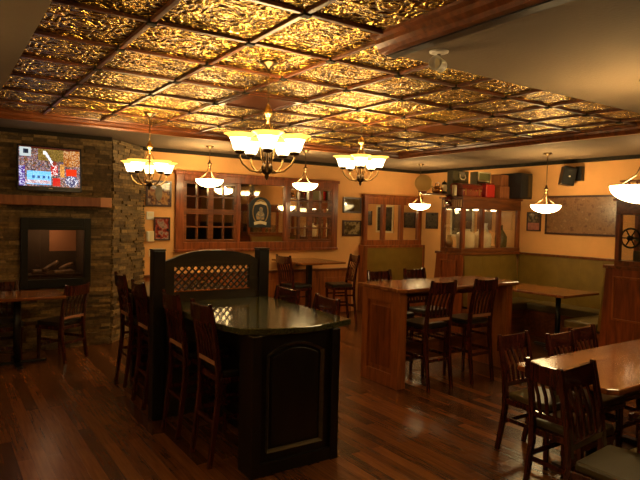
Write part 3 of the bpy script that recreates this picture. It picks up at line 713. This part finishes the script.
def cabinet(name, label, y0, y1, posts_x, depth_label, fluted=True, floor=1.255, top=2.13):
    c = thing(name, label, 'cabinet', (7.5, (y0+y1)/2, floor)); h = top-floor; oy = (y0+y1)/2
    q = MB(); zb = .065; zt = h-.19
    q.box(cx(6.76), cx(8.18), y0-oy, y1-oy, 0, zb); 
    q.build('sill', M['trim'], c, bevel=.004)
    q = MB(); q.box(cx(6.76), cx(8.18), y0-oy, y1-oy, zt, h-.03); q.box(cx(6.73), cx(8.19), y0-oy-.03, y1-oy+.03, h-.03, h); q.build('cornice', M['trim'], c, bevel=.005)
    for a, b in posts_x:
        for (ya, yb2) in ((y0-oy, y0-oy+.05), (y1-oy-.05, y1-oy)):
            MB().box(cx(a), cx(b), ya, yb2, zb, zt).build('post', M['trimv'], c, bevel=.003)
    for (a, b) in zip(posts_x[:-1], posts_x[1:]):
        for ya in (y0-oy+.02, y1-oy-.025):
            MB().box(cx(a[1]), cx(b[0]), ya, ya+.005, zb, zt).build('glass_pane', M['glass'], c)
    MB().box(cx(6.775), cx(6.78), y0-oy+.05, y1-oy-.05, zb, zt).build('glass_pane', M['glass'], c)
    if fluted:
        q = MB(); n = 9
        for i in range(n):
            ya = y0-oy+.02+(y1-y0-.04)*i/n; q.box(cx(6.745), cx(6.76), ya, ya+(y1-y0-.04)/n*.6, zt+.02, h-.05)
        q.build('fluting', pm('pale fluting', (.62, .38, .18), .5), c)
    return c
cab = cabinet('display_cabinet', 'glazed display cabinet with wooden posts on top of the corner booth back', 6.05, 6.50, [(6.76, 6.83), (7.20, 7.27), (7.62, 7.68), (8.10, 8.17)], '')
cab2 = cabinet('display_cabinet', 'glazed display cabinet at the right edge on the near booth divider', 3.18, 3.66, [(6.76, 6.83), (7.20, 7.27), (7.62, 7.68), (8.10, 8.17)], '', False, 1.255, 2.06)

for x in (7.02, 7.43, 7.88):  # glowing discs added to brighten the cabinet interior, no known lamps
    MB().lathe([(0, -.016), (.04, -.016), (.045, -.004), (.045, 0)], 16, (cx(x), .1, .685)).build('added_glow_puck', M['puck'], cab)
# items inside the glazed cabinet
zc = 1.32
def jar(name, label, x, y, z, prof, mat, cat, n=18, group=None):
    o = MB().lathe(prof, n).build(name, mat, None, loc=(x, y, z)); tag(o, label, cat, group); return o
crock = [(0, 0), (.13, 0), (.145, .03), (.15, .19), (.135, .235), (.08, .262), (.07, .285), (.08, .30), (.06, .30), (0, .285)]
jar('stoneware_crock', 'large cream stoneware crock inside the left bay of the cabinet', 7.03, 6.22, zc, crock, M['cream'], 'crock', group='crocks in the display cabinet')
jar('stoneware_crock', 'large cream stoneware crock inside the middle bay of the cabinet', 7.43, 6.22, zc, crock, M['cream'], 'crock', group='crocks in the display cabinet')
jar('glass_demijohn', 'dark green bottle standing inside the right bay of the cabinet', 7.93, 6.24, zc, [(0, 0), (.09, 0), (.10, .05), (.10, .18), (.06, .25), (.025, .30), (.025, .36), (.03, .37), (0, .37)], pm('green glass', (.05, .06, .012), .15), 'bottle')
jar('porcelain_vase', 'narrow white vase in the right bay of the cabinet', 7.735, 6.41, zc, [(0, 0), (.04, 0), (.06, .12), (.065, .22), (.03, .34), (.04, .40), (0, .40)], M['white'], 'vase')
jar('brass_jug', 'brass jug by the left glass side of the cabinet', 6.875, 6.42, zc, [(0, 0), (.045, 0), (.06, .05), (.055, .12), (.03, .17), (.04, .20), (.03, .20), (0, .18)], M['brass'], 'jug')
jar('brass_candlestick', 'tall brass candlestick in the cabinet middle bay', 7.215, 6.40, zc, [(0, 0), (.06, 0), (.06, .015), (.015, .03), (.018, .2), (.03, .22), (.012, .25), (.012, .4), (.04, .42), (0, .43)], M['brass'], 'candlestick')

# antiques on top of the cabinet
zt = 2.132
def bx_(name, label, cat, x0, x1, y0, y1, z0, z1, mat, bevel=.008):
    o = MB().box(-(x1-x0)/2, (x1-x0)/2, -(y1-y0)/2, (y1-y0)/2, 0, z1-z0).build(name, mat, None, bevel, ((x0+x1)/2, (y0+y1)/2, z0)); tag(o, label, cat); return o
# lacquered trunk
tr = thing('lacquered_chest', 'red lacquered antique chest with brass studs on top of the cabinet', 'chest', (6.99, 6.2, zt))
MB().box(-.22, .22, -.13, .13, 0, .12).build('body', M['redleather'], tr, bevel=.01)
q = MB(); q.prism([(-.14, .12), (.14, .12), (.13, .18), (.09, .205), (-.09, .205), (-.13, .18)], -.23, .23, 'X'); q.build('lid', M['redleather'], tr)
for x in (-.16, .16):
    MB().box(x-.012, x+.012, -.137, -.13, .02, .12).build('strap', M['brass'], tr)
for x in (-.19, -.05, .08, .2):
    MB().lathe([(0, -.012), (.014, -.006), (.016, 0)], 10, (x, -.13, .10), ax='Y').build('stud', M['brass'], tr)
# red tin with knobs
rb = thing('red_canister', 'bright red square tin on the cabinet top beside the lacquered chest', 'canister', (7.42, 6.16, zt))
MB().box(-.11, .11, -.09, .09, 0, .21).build('body', M['red'], rb, bevel=.015); MB().box(-.095, .095, -.075, .075, .21, .235).build('lid', M['redleather'], rb, bevel=.006)
# green case with a handle behind
gc = thing('green_case', 'dull green case with a pale bail handle behind the lacquered chest', 'case', (6.97, 6.40, zt))
MB().box(-.14, .23, -.06, .07, 0, .42).build('body', M['greenbox'], gc, bevel=.012)
MB().tube([(-.0, -.075, .36), (-.005, -.085, .31), (.03, -.09, .28), (.09, -.09, .28), (.125, -.085, .31), (.12, -.075, .36)], .01, 8).build('handle', M['cream'], gc)
MB().box(-.005, .125, -.068, -.06, .33, .4).build('handle_plate', M['greybox'], gc)
# old radio
rd = thing('vintage_radio', 'cream framed vintage radio set standing behind the red tin', 'radio', (7.53, 6.38, zt))
MB().box(-.16, .16, -.07, .09, 0, .43).build('body', M['greenbox'], rd, bevel=.012)
q = MB(); rail_frame(q, -.15, .15, .27, .43, .02, -.085, -.07); q.build('cream_frame', M['cream'], rd, bevel=.004)
MB().box(-.13, .13, -.078, -.07, .29, .41).build('dial_cloth', pm('dial cloth', (.20, .18, .05), .6, bump=.5, bscale=200), rd)
MB().lathe([(0, -.03), (.018, -.026), (.02, 0)], 12, (-.06, -.07, .12), ax='Y').build('knob', M['cream'], rd)
MB().lathe([(0, -.03), (.018, -.026), (.02, 0)], 12, (.06, -.07, .12), ax='Y').build('knob', M['cream'], rd)
# wooden crates
c1 = bx_('wooden_crate', 'lower brown wooden crate at the right end of the cabinet top', 'crate', 7.64, 7.88, 6.06, 6.28, zt, zt+.20, M['boxwood'])
c2 = bx_('wooden_crate', 'upper brown wooden crate stacked on another beside the loudspeaker', 'crate', 7.645, 7.875, 6.07, 6.27, zt+.202, zt+.39, M['boxwood']); c2.rotation_euler = (0, 0, .22)
# carved bracket, keg, lantern and kettle at the left end
br = thing('carved_bracket', 'dark carved scroll bracket on the left end of the cabinet cornice', 'bracket', (6.73, 6.3, 1.98))
q = MB(); sp = [(-.0 - .085*cos(a)*(1-a/9), 0, .07+.085*sin(a)*(1-a/9)) for a in [i*.5 for i in range(14)]]
q.tube(sp, .028, 8); q.build('scroll', M['redleather'], br); MB().box(-.06, .0, -.05, .05, .0, .03).build('foot', M['redleather'], br)
sh_ = thing('hanging_shelf', 'narrow wall shelf carrying brass antiques beside the cabinet top', 'shelf', (6.47, 6.35, 2.165))
MB().box(-.22, .27, -.10, .10, -.02, 0).build('board', M['trim'], sh_, bevel=.004)
MB().tube([(.24, 0, -.02), (.24, 0, -.033)], .02, 8).build('support', M['bronze'], sh_)
kg = thing('copper_kettle', 'round copper kettle with spout at the left end of the antiques', 'kettle', (6.46, 6.31, 2.166))
MB().lathe([(0, 0), (.06, 0), (.085, .03), (.085, .07), (.06, .10), (.02, .115), (0, .12)], 18).build('body', pm('copper', (.65, .30, .10), .25, 1), kg)
MB().tube([(-.07, 0, .05), (-.11, 0, .08), (-.12, 0, .11)], [.018, .012, .01], 8).build('spout', M['brass'], kg)
MB().tube([(-.05, 0, .09), (-.04, 0, .15), (0, 0, .17), (.04, 0, .15), (.05, 0, .09)], .007, 8).build('handle', M['bronze'], kg)
dr = thing('brass_gong', 'round brass dish standing upright above the cabinet left end', 'dish', (6.30, 6.36, 2.288), -.6)
dr.location = (6.26, 6.42, 2.166)
MB().lathe([(0, -.01), (.10, -.012), (.13, -.03), (.135, -.02), (.10, .0), (0, .002)], 22, (0, 0, .15), ax='Y').build('dish', pm('dull brass', (.62, .40, .13), .5, .6), dr)
MB().box(-.05, .05, -.03, .03, 0, .03).build('stand', M['redleather'], dr)
ln = thing('oil_lantern', 'small dark oil lantern with glass globe beside the kettle', 'lantern', (6.63, 6.33, 2.166))
MB().lathe([(0, 0), (.05, 0), (.05, .03), (.03, .045)], 14).build('base', M['ironwheel'], ln); MB().lathe([(.028, .045), (.045, .08), (.04, .12), (.025, .145)], 14).build('globe', M['cream'], ln)
MB().lathe([(.045, .145), (.035, .18), (.012, .19), (0, .22)], 14).build('cap', M['ironwheel'], ln)
cd = jar('pillar_candle', 'cream pillar candle between the lantern and the lacquered chest', 6.70, 6.18, zt, [(0, 0), (.035, 0), (.035, .17), (0, .175)], M['cream'], 'candle', 14)
# black case by the wall
bs = thing('loudspeaker', 'dark loudspeaker case in the corner beside the stacked crates', 'speaker', (8.03, 6.12, zt))
bs.location = (8.035, 6.0, zt); 
MB().box(-.14, .155, -.15, .27, 0, .42).build('cabinet', M['blackplastic'], bs, bevel=.012); MB().box(-.12, .02, -.158, -.15, .03, .39).build('grille', M['grille'], bs, bevel=.004); MB().box(.04, .14, -.158, -.15, .03, .39).build('wood_side', pm('olive brown', (.06, .04, .012), .5), bs)

# wall loudspeaker
ws = thing('loudspeaker', 'black loudspeaker on a bracket high on the right wall', 'speaker', (8.02, 5.13, 2.47), radians(-50))
ws.rotation_euler = (radians(0), radians(10), radians(-35))
q = MB(); q.prism([(-.10, -.10), (.10, -.10), (.08, .08), (-.08, .08)], -.14, .14); q.build('cabinet', M['blackplastic'], ws, bevel=.01)
MB().box(-.085, .085, -.108, -.10, -.125, .125).build('grille', M['grille'], ws, bevel=.003); MB().box(-.012, .012, -.112, -.108, -.02, .0).build('badge', M['white'], ws)
wb = MB(); wb.box(.0, .165, .03, .06, -.02, .02)
wbk = MB().box(-.09, 0, -.05, .05, -.1, .12).build('speaker_bracket', M['blackplastic'], None, .006, (XR, 5.0, 2.50)); tag(wbk, 'black wall bracket box behind the high loudspeaker', 'bracket')

# things on / in the right cabinet
gr = thing('coffee_mill', 'cast iron mill with a spoked wheel inside the right cabinet', 'mill', (7.0, 3.40, 1.32), 0)
q = MB(); R0 = .115; n = 20
ring = [(0, R0*cos(2*pi*i/n), .25+R0*sin(2*pi*i/n)) for i in range(n+1)]; q.tube(ring, .012, 8, False)
for i in range(6):
    a = 2*pi*i/6; q.tube([(0, 0, .25), (0, R0*cos(a), .25+R0*sin(a))], .008, 6)
q.lathe([(0, -.03), (.03, -.03), (.03, .03), (0, .03)], 12, (0, 0, .25), ax='X'); q.build('spoked_wheel', M['ironwheel'], gr); kids(gr)[0].location = (-.08, .16, .02)
MB().box(-.09, .14, -.12, .12, 0, .12).build('base_box', M['greenbox'], gr, bevel=.01)
q = MB(); q.tube([(-.1, .16, .27), (.03, .16, .27)], .012, 8); q.tube([(.03, .16, .27), (.03, .05, .2)], .02, 8); q.lathe([(.03, 0), (.06, .08), (.09, .14), (.095, .15)], 14, (.03, 0, .22)); q.lathe([(.05, .1), (.05, .16), (.03, .22)], 12, (.03, 0, 0)); q.build('hopper', M['greenbox'], gr)
ws_ = thing('wooden_rack', 'small open wooden stand on top of the right cabinet', 'rack', (6.87, 3.52, 2.062))
q = MB(); q.bar((-.03, .12, 0), (-.03, .08, .22), .02, .02); q.bar((.05, .12, 0), (.05, .08, .22), .02, .02); q.bar((-.03, -.08, 0), (-.03, -.05, .2), .02, .02); q.bar((.05, -.08, 0), (.05, -.05, .2), .02, .02)
q.build('uprights', M['trimv'], ws_)
q = MB(); q.box(-.06, .08, -.10, .14, .2, .218); q.build('top_board', M['trimv'], ws_)
q = MB(); q.tube([(-.035, .06, .16), (-.035, .02, .08), (-.035, -.04, .06)], .008, 6); q.build('curved_brace', M['trimv'], ws_)
wsb = thing('washboard', 'tall grey arched board standing on the right cabinet top', 'board', (7.02, 3.36, 2.062))
q = MB(); q.prism([(-.13, 0), (.13, 0), (.13, .32)]+[(.13*cos(a), .32+.2*sin(a)) for a in [pi*i/10 for i in range(1, 10)]]+[(-.13, .32)], -.02, .02, 'X'); q.build('board', M['greybox'], wsb, bevel=.005)
MB().box(-.028, -.02, -.06, .06, .14, .17).build('slot', M['ironwheel'], wsb)

# ------------------------------------------------------------ corner booth table
ct = thing('booth_table', 'rectangular wooden booth table on a black pedestal', 'table', (7.22, 4.92, 0))
MB().box(-.42, .42, -.60, .60, .765, .80).build('tabletop', M['tabletop'], ct, bevel=.008)
MB().tube([(0, -.25, .03), (0, -.25, .765)], .035, 12).build('pedestal', M['black'], ct)
q = MB(); q.box(-.26, .26, -.28, -.22, 0, .03); q.box(-.03, .03, -.5, .1, 0, .03); q.build('cross_base', M['black'], ct, bevel=.004); q = MB(); q.box(-.2, .2, -.45, .0, .745, .765); q.build('top_bracket', M['black'], ct, bevel=.004)

# ------------------------------------------------------------ right dining table and chairs
dt = thing('dining_table', 'glossy wooden dining table at the right with rounded corners', 'table', (4.15, 2.10, 0))
q = MB(); a, b, c = .86, .36, .05; z0, z1 = .742, .778
q.prism([(-a, -b+c), (-a+c, -b), (a-c, -b), (a, -b+c), (a, b-c), (a-c, b), (-a+c, b), (-a, b-c)], z0, z1); q.build('tabletop', M['tabletop'], dt, bevel=.008)
for x in (-.45, .5):
    MB().tube([(x, 0, .03), (x, 0, .74)], .038, 12).build('pedestal', M['black'], dt)
    q = MB(); q.box(x-.03, x+.03, -.28, .28, 0, .035); q.box(x-.18, x+.18, -.03, .03, 0, .03); q.build('foot', M['black'], dt, bevel=.004)
DC = 'slat-back dining chairs at the right tables'
dc = make_chair('dining_chair', 'leftmost slat-back chair on the far side of the right table', 'chair', .45, .875, .37, .38, 'dinepad', False, (3.76, 2.56, 0), pi, DC)
dup(dc, (4.14, 2.40, 0), pi, 'middle slat-back chair tucked at the far side of the right table')
dup(dc, (4.54, 2.46, 0), pi, 'rightmost visible slat-back chair at the far side of the right table')
dup(dc, (3.40, 2.07, 0), -pi/2, 'slat-back chair at the left end of the right table')
dup(dc, (2.97, 1.53, 0), pi+.09, 'nearest slat-back chair with a pale olive seat turned toward the viewer').scale = (1.13, 1, 1.10)
# chair with arms
ac = make_chair('armchair', 'slat-back chair with curved wooden arms at the bottom right', 'chair', .45, .92, .46, .44, 'seatpad', False, (3.47, 1.41, 0), 0)
for sx in (-1, 1):
    x = sx*.235
    q = MB(); pts = [(x, -.22, .70), (x, -.1, .70), (x, .05, .69), (x, .16, .695), (x, .20, .685), (x, .21, .66)]
    q.tube(pts, [.02, .024, .026, .028, .026, .018], 10); q.build('arm', M['chairwood'], ac)
    q = MB(); q.sweep([(x, .14, .40), (x, .14, .68)], [.03, .03], [.045, .04]); q.build('arm_post', M['chairwood'], ac, bevel=.004)

# ------------------------------------------------------------ left dining table and chairs
lt = thing('dining_table', 'dark wooden dining table in front of the fireplace', 'table', (.78, 7.25, 0))
MB().box(-.46, .46, -.35, .33, .765, .80).build('tabletop', M['tabletop'], lt, bevel=.01)
MB().tube([(0, 0, .03), (0, 0, .765)], .04, 12).build('pedestal', M['black'], lt)
q = MB(); q.box(-.3, .3, -.03, .03, 0, .03); q.box(-.03, .03, -.3, .3, 0, .03); q.build('cross_base', M['black'], lt, bevel=.004)
LC = 'chairs at the fireplace table'
l0 = make_chair('dining_chair', 'slat-back chair at the right end of the fireplace table', 'chair', .45, .90, .38, .38, 'darkpad', True, (1.25, 7.30, 0), .62, LC)
dup(l0, (.66, 7.48, 0), pi, 'chair at the left end of the fireplace table beside the stone')
# ------------------------------------------------------------ lamps
def point(loc, w, r, col):
    l = bpy.data.lights.new('bulb_glow', 'POINT'); l.energy = w; l.color = col; l.shadow_soft_size = r
    o = bpy.data.objects.new('bulb_glow', l); COL.objects.link(o); o.location = loc; return o
WARM = (1, .68, .32)
def chandelier(label, x, y, zrim, ztop=ZT, W=.61, rot=0, drop=None, power=7.5):
    t_ = thing('chandelier', label, 'chandelier', (x, y, ztop), rot, 'five-arm brass chandeliers')
    zr = zrim-ztop        # rim of shades, relative
    MB().lathe([(0, 0), (.065, 0), (.062, -.012), (.04, -.022), (.018, -.04), (.01, -.06)], 20).build('canopy', M['bronze'], t_)
    zu = zr+.20
    n = max(3, int((-.05-zu)/.028)); q = MB()
    for i in range(n):          # chain links
        zc_ = -.055-(i+.5)*(-.055-zu)/n; a = (i % 2)*pi/2; hh = (-.055-zu)/n*.62
        q.tube([(cos(a)*.008*cos(u), sin(a)*.008*cos(u), zc_+hh*sin(u)) for u in [2*pi*k/8 for k in range(9)]], .0022, 5, False)
    q.tube([(0, 0, -.05), (0, 0, zu)], .0028, 6); q.build('chain', M['bronze'], t_)
    MB().lathe([(0, zu+.02), (.012, zu+.01), (.02, zu-.01), (.034, zu-.03), (.038, zu-.045), (.02, zu-.06), (.012, zu-.075), (.012, zu-.11), (0, zu-.12)], 16).build('upper_urn', M['brass'], t_)
    zh = zr-.225
    q = MB()
    for i in range(5):
        a = 2*pi*i/5+.3; q.tube([(cos(a)*r, sin(a)*r, z) for r, z in ((.008, zu-.09), (.04, zu-.15), (.058, zu-.22), (.045, zh+.08), (.02, zh+.02))], .0045, 6)
    q.tube([(0, 0, zu-.1), (0, 0, zh+.02)], .008, 8); q.build('cage_column', M['brass'], t_)
    MB().lathe([(0, zh+.05), (.022, zh+.045), (.038, zh+.02), (.042, zh-.005), (.028, zh-.03), (.012, zh-.04), (.016, zh-.055), (0, zh-.08)], 16).build('lower_urn', M['bronze'], t_)
    r_s = .110; ra = W/2-r_s
    for i in range(5):
        a = 2*pi*i/5-.3; ca, sa = cos(a), sin(a)
        prof_ = ((.03, zh), (.07, zh-.022), (.12, zh-.015), (ra-.02, zh+.03), (ra, zh+.07), (ra, zr-.125))
        MB().tube([(ca*r, sa*r, z) for r, z in prof_], .0075, 8).build('arm', M['brass'], t_)
        MB().lathe([(0, zr-.135), (.03, zr-.13), (.036, zr-.115), (.034, zr-.09)], 14, (ca*ra, sa*ra, 0)).build('shade_cup', M['bronze'], t_)
        s_ = MB().lathe([(.034, zr-.112), (.046, zr-.095), (.056, zr-.06), (.066, zr-.036), (.072, zr-.026), (.069, zr-.025), (.063, zr-.035), (.053, zr-.058), (.043, zr-.09), (.0, zr-.105)], 20, (ca*ra, sa*ra, 0)).build('shade', M['shade'], t_)
        MB().lathe([(.072, zr-.026), (.084, zr-.013), (.097, zr-.004), (r_s, zr), (r_s-.003, zr+.003), (.094, zr-.001), (.081, zr-.011), (.069, zr-.025)], 20, (ca*ra, sa*ra, 0)).build('shade_rim', M['shaderim'], s_)
        aa = a+rot
        point((x+cos(aa)*ra, y+sin(aa)*ra, zrim-.035), power, .022, WARM)
chandelier('large near chandelier hanging over the black island', 1.913, 3.494, 2.305, rot=-.5)
chandelier('chandelier at the left in front of the stone corner', 1.895, 6.047, 2.30, rot=.31)
chandelier('middle chandelier above the cherry bar table', 3.753, 4.791, 2.40, rot=-.68)
chandelier('chandelier of the right-hand room beyond the frame, seen in the mirror', 7.2, 2.9, 2.42, ZS, .62)
def pendant(label, x, y, zrim, r=.20, power=12):
    t_ = thing('pendant_lamp', label, 'pendant lamp', (x, y, ZS), 0, 'alabaster bowl pendants')
    zr = zrim-ZS; zu = zr+.235
    MB().lathe([(0, 0), (.06, 0), (.058, -.012), (.035, -.024), (.012, -.04), (.008, -.05)], 18).build('canopy', M['bronze'], t_)
    MB().tube([(0, 0, -.045), (0, 0, zu)], .0045, 8).build('stem', M['bronze'], t_)
    MB().lathe([(0, zu+.06), (.012, zu+.04), (.016, zu+.015), (.034, zu-.005), (.034, zu-.015), (.018, zu-.022), (.022, zu-.045), (.01, zu-.06), (0, zu-.065)], 14).build('finial', M['bronze'], t_)
    for i in range(3):
        a = 2*pi*i/3+.5
        MB().tube([(cos(a)*q_, sin(a)*q_, z) for q_, z in ((.012, zu-.03), (.03, zu-.10), (.06, zu-.16), (r*.75, zr+.01), (r*.93, zr+.004))], .005, 6).build('rod', M['bronze'], t_)
    h = r*.56
    P = [(r, zr)]+[(r*cos(u), zr-h*sin(u)) for u in [pi/2*i/9 for i in range(1, 10)]]
    P += [((r-.006)*cos(u), zr-(h-.006)*sin(u)) for u in [pi/2*i/9 for i in range(9, -1, -1)]]
    b_ = MB().lathe(P, 28).build('bowl', M['bowl'], t_)
    point((x, y, zrim+.0), power, .04, WARM)
pendant('bowl pendant in front of the left half of the mirror', 3.267, 7.665, 2.255, .195)
pendant('bowl pendant in front of the right half of the mirror', 4.518, 7.076, 2.24, .185)
pendant('bowl pendant at the far right corner beside the antiques', 7.117, 7.367, 2.025, .185)
pendant('bowl pendant above the corner booth table', 7.18, 4.90, 2.0, .205)
pendant('large near bowl pendant cut by the right edge of the photo', 3.985, 1.974, 2.015, .212)

chandelier('chandelier behind the viewpoint near the front of the tin ceiling, unseen, added for fill light', .95, .1, 2.35, rot=.2, power=3)  # this and the next two lamps are unseen, added as fill
pendant('bowl pendant over the left side of the room, unseen, added for fill light', -1.0, 3.6, 2.1, .21, 12)
pendant('bowl pendant over the left wall tables, unseen, added for fill light', -1.0, .9, 2.1, .21, 12)
# ceiling spot
sp_ = thing('ceiling_spotlight', 'white adjustable spotlight on the lowered ceiling', 'spotlight', (2.435, 2.40, ZS))
MB().lathe([(0, 0), (.056, 0), (.055, -.008), (.03, -.016), (0, -.018)], 24).build('canopy', M['white'], sp_)
MB().tube([(0, 0, -.016), (0, 0, -.045)], .011, 10).build('neck', M['greybox'], sp_)
q = MB(); q.lathe([(0, -.045), (.034, -.045), (.036, -.03), (.036, .02), (.042, .045), (.040, .047), (.033, .03), (0, .028)], 20, (0, 0, -.075), ax='X'); o_ = q.build('lamp_head', M['white'], sp_); o_.rotation_euler = (0, 0, radians(-160))
MB().lathe([(0, 0), (.028, 0)], 18, (0, 0, -.075), ax='X').build('lens', M['cream'], sp_).location = (-.03, -.01, 0)

# copper access plate in the tin ceiling
pl = thing('ceiling_plate', 'plain copper plate with raised frame in the tin ceiling above the big chandelier', 'panel', (GX0+2.5*GS, GY0+3.5*GT, ZT))
MB().box(-.27, .27, -.285, .285, -.012, .0).build('plate', M['copper'], pl, bevel=.006)
q = MB(); rail_frame(q, -.27, .27, -.285, .285, .04, 0, .0)
q = MB(); q.box(-.28, .28, -.295, -.26, -.028, -.012); q.box(-.28, .28, .26, .295, -.028, -.012); q.box(-.28, -.245, -.26, .26, -.028, -.012); q.box(.245, .28, -.26, .26, -.028, -.012); q.build('frame', M['trim'], pl, bevel=.003)
pl2 = thing('ceiling_plate', 'plain copper plate in the tin ceiling toward the far right corner', 'panel', (GX0+6.5*GS, GY0+3.5*GT, ZT))
MB().box(-.27, .27, -.285, .285, -.012, .0).build('plate', M['copper'], pl2, bevel=.006)

# ------------------------------------------------------------ world, camera, view
w = bpy.data.worlds.new('world'); scn.world = w; w.use_nodes = True
w.node_tree.nodes['Background'].inputs['Color'].default_value = (.02, .016, .014, 1); w.node_tree.nodes['Background'].inputs['Strength'].default_value = .3
yaw, pitch, roll = radians(34.17), radians(-2.285), radians(1.333)
F = Vector((sin(yaw)*cos(pitch), cos(yaw)*cos(pitch), sin(pitch))); Rr = Vector((cos(yaw), -sin(yaw), 0)); U = Rr.cross(F)
R2 = Rr*cos(roll)+U*sin(roll); U2 = U*cos(roll)-Rr*sin(roll)
cam = bpy.data.cameras.new('camera'); co = bpy.data.objects.new('camera', cam); COL.objects.link(co)
cam.sensor_width = 36; cam.lens = 569.2/640*36; cam.clip_start = .02
mw = Matrix((R2, U2, -F)).transposed().to_4x4(); mw.translation = (0, 0, EYE); co.matrix_world = mw
scn.camera = co
scn.view_settings.view_transform = 'Standard'; scn.view_settings.look = 'None'; scn.view_settings.gamma = 1; scn.view_settings.exposure = 0.68
scn.view_settings.use_curve_mapping = False
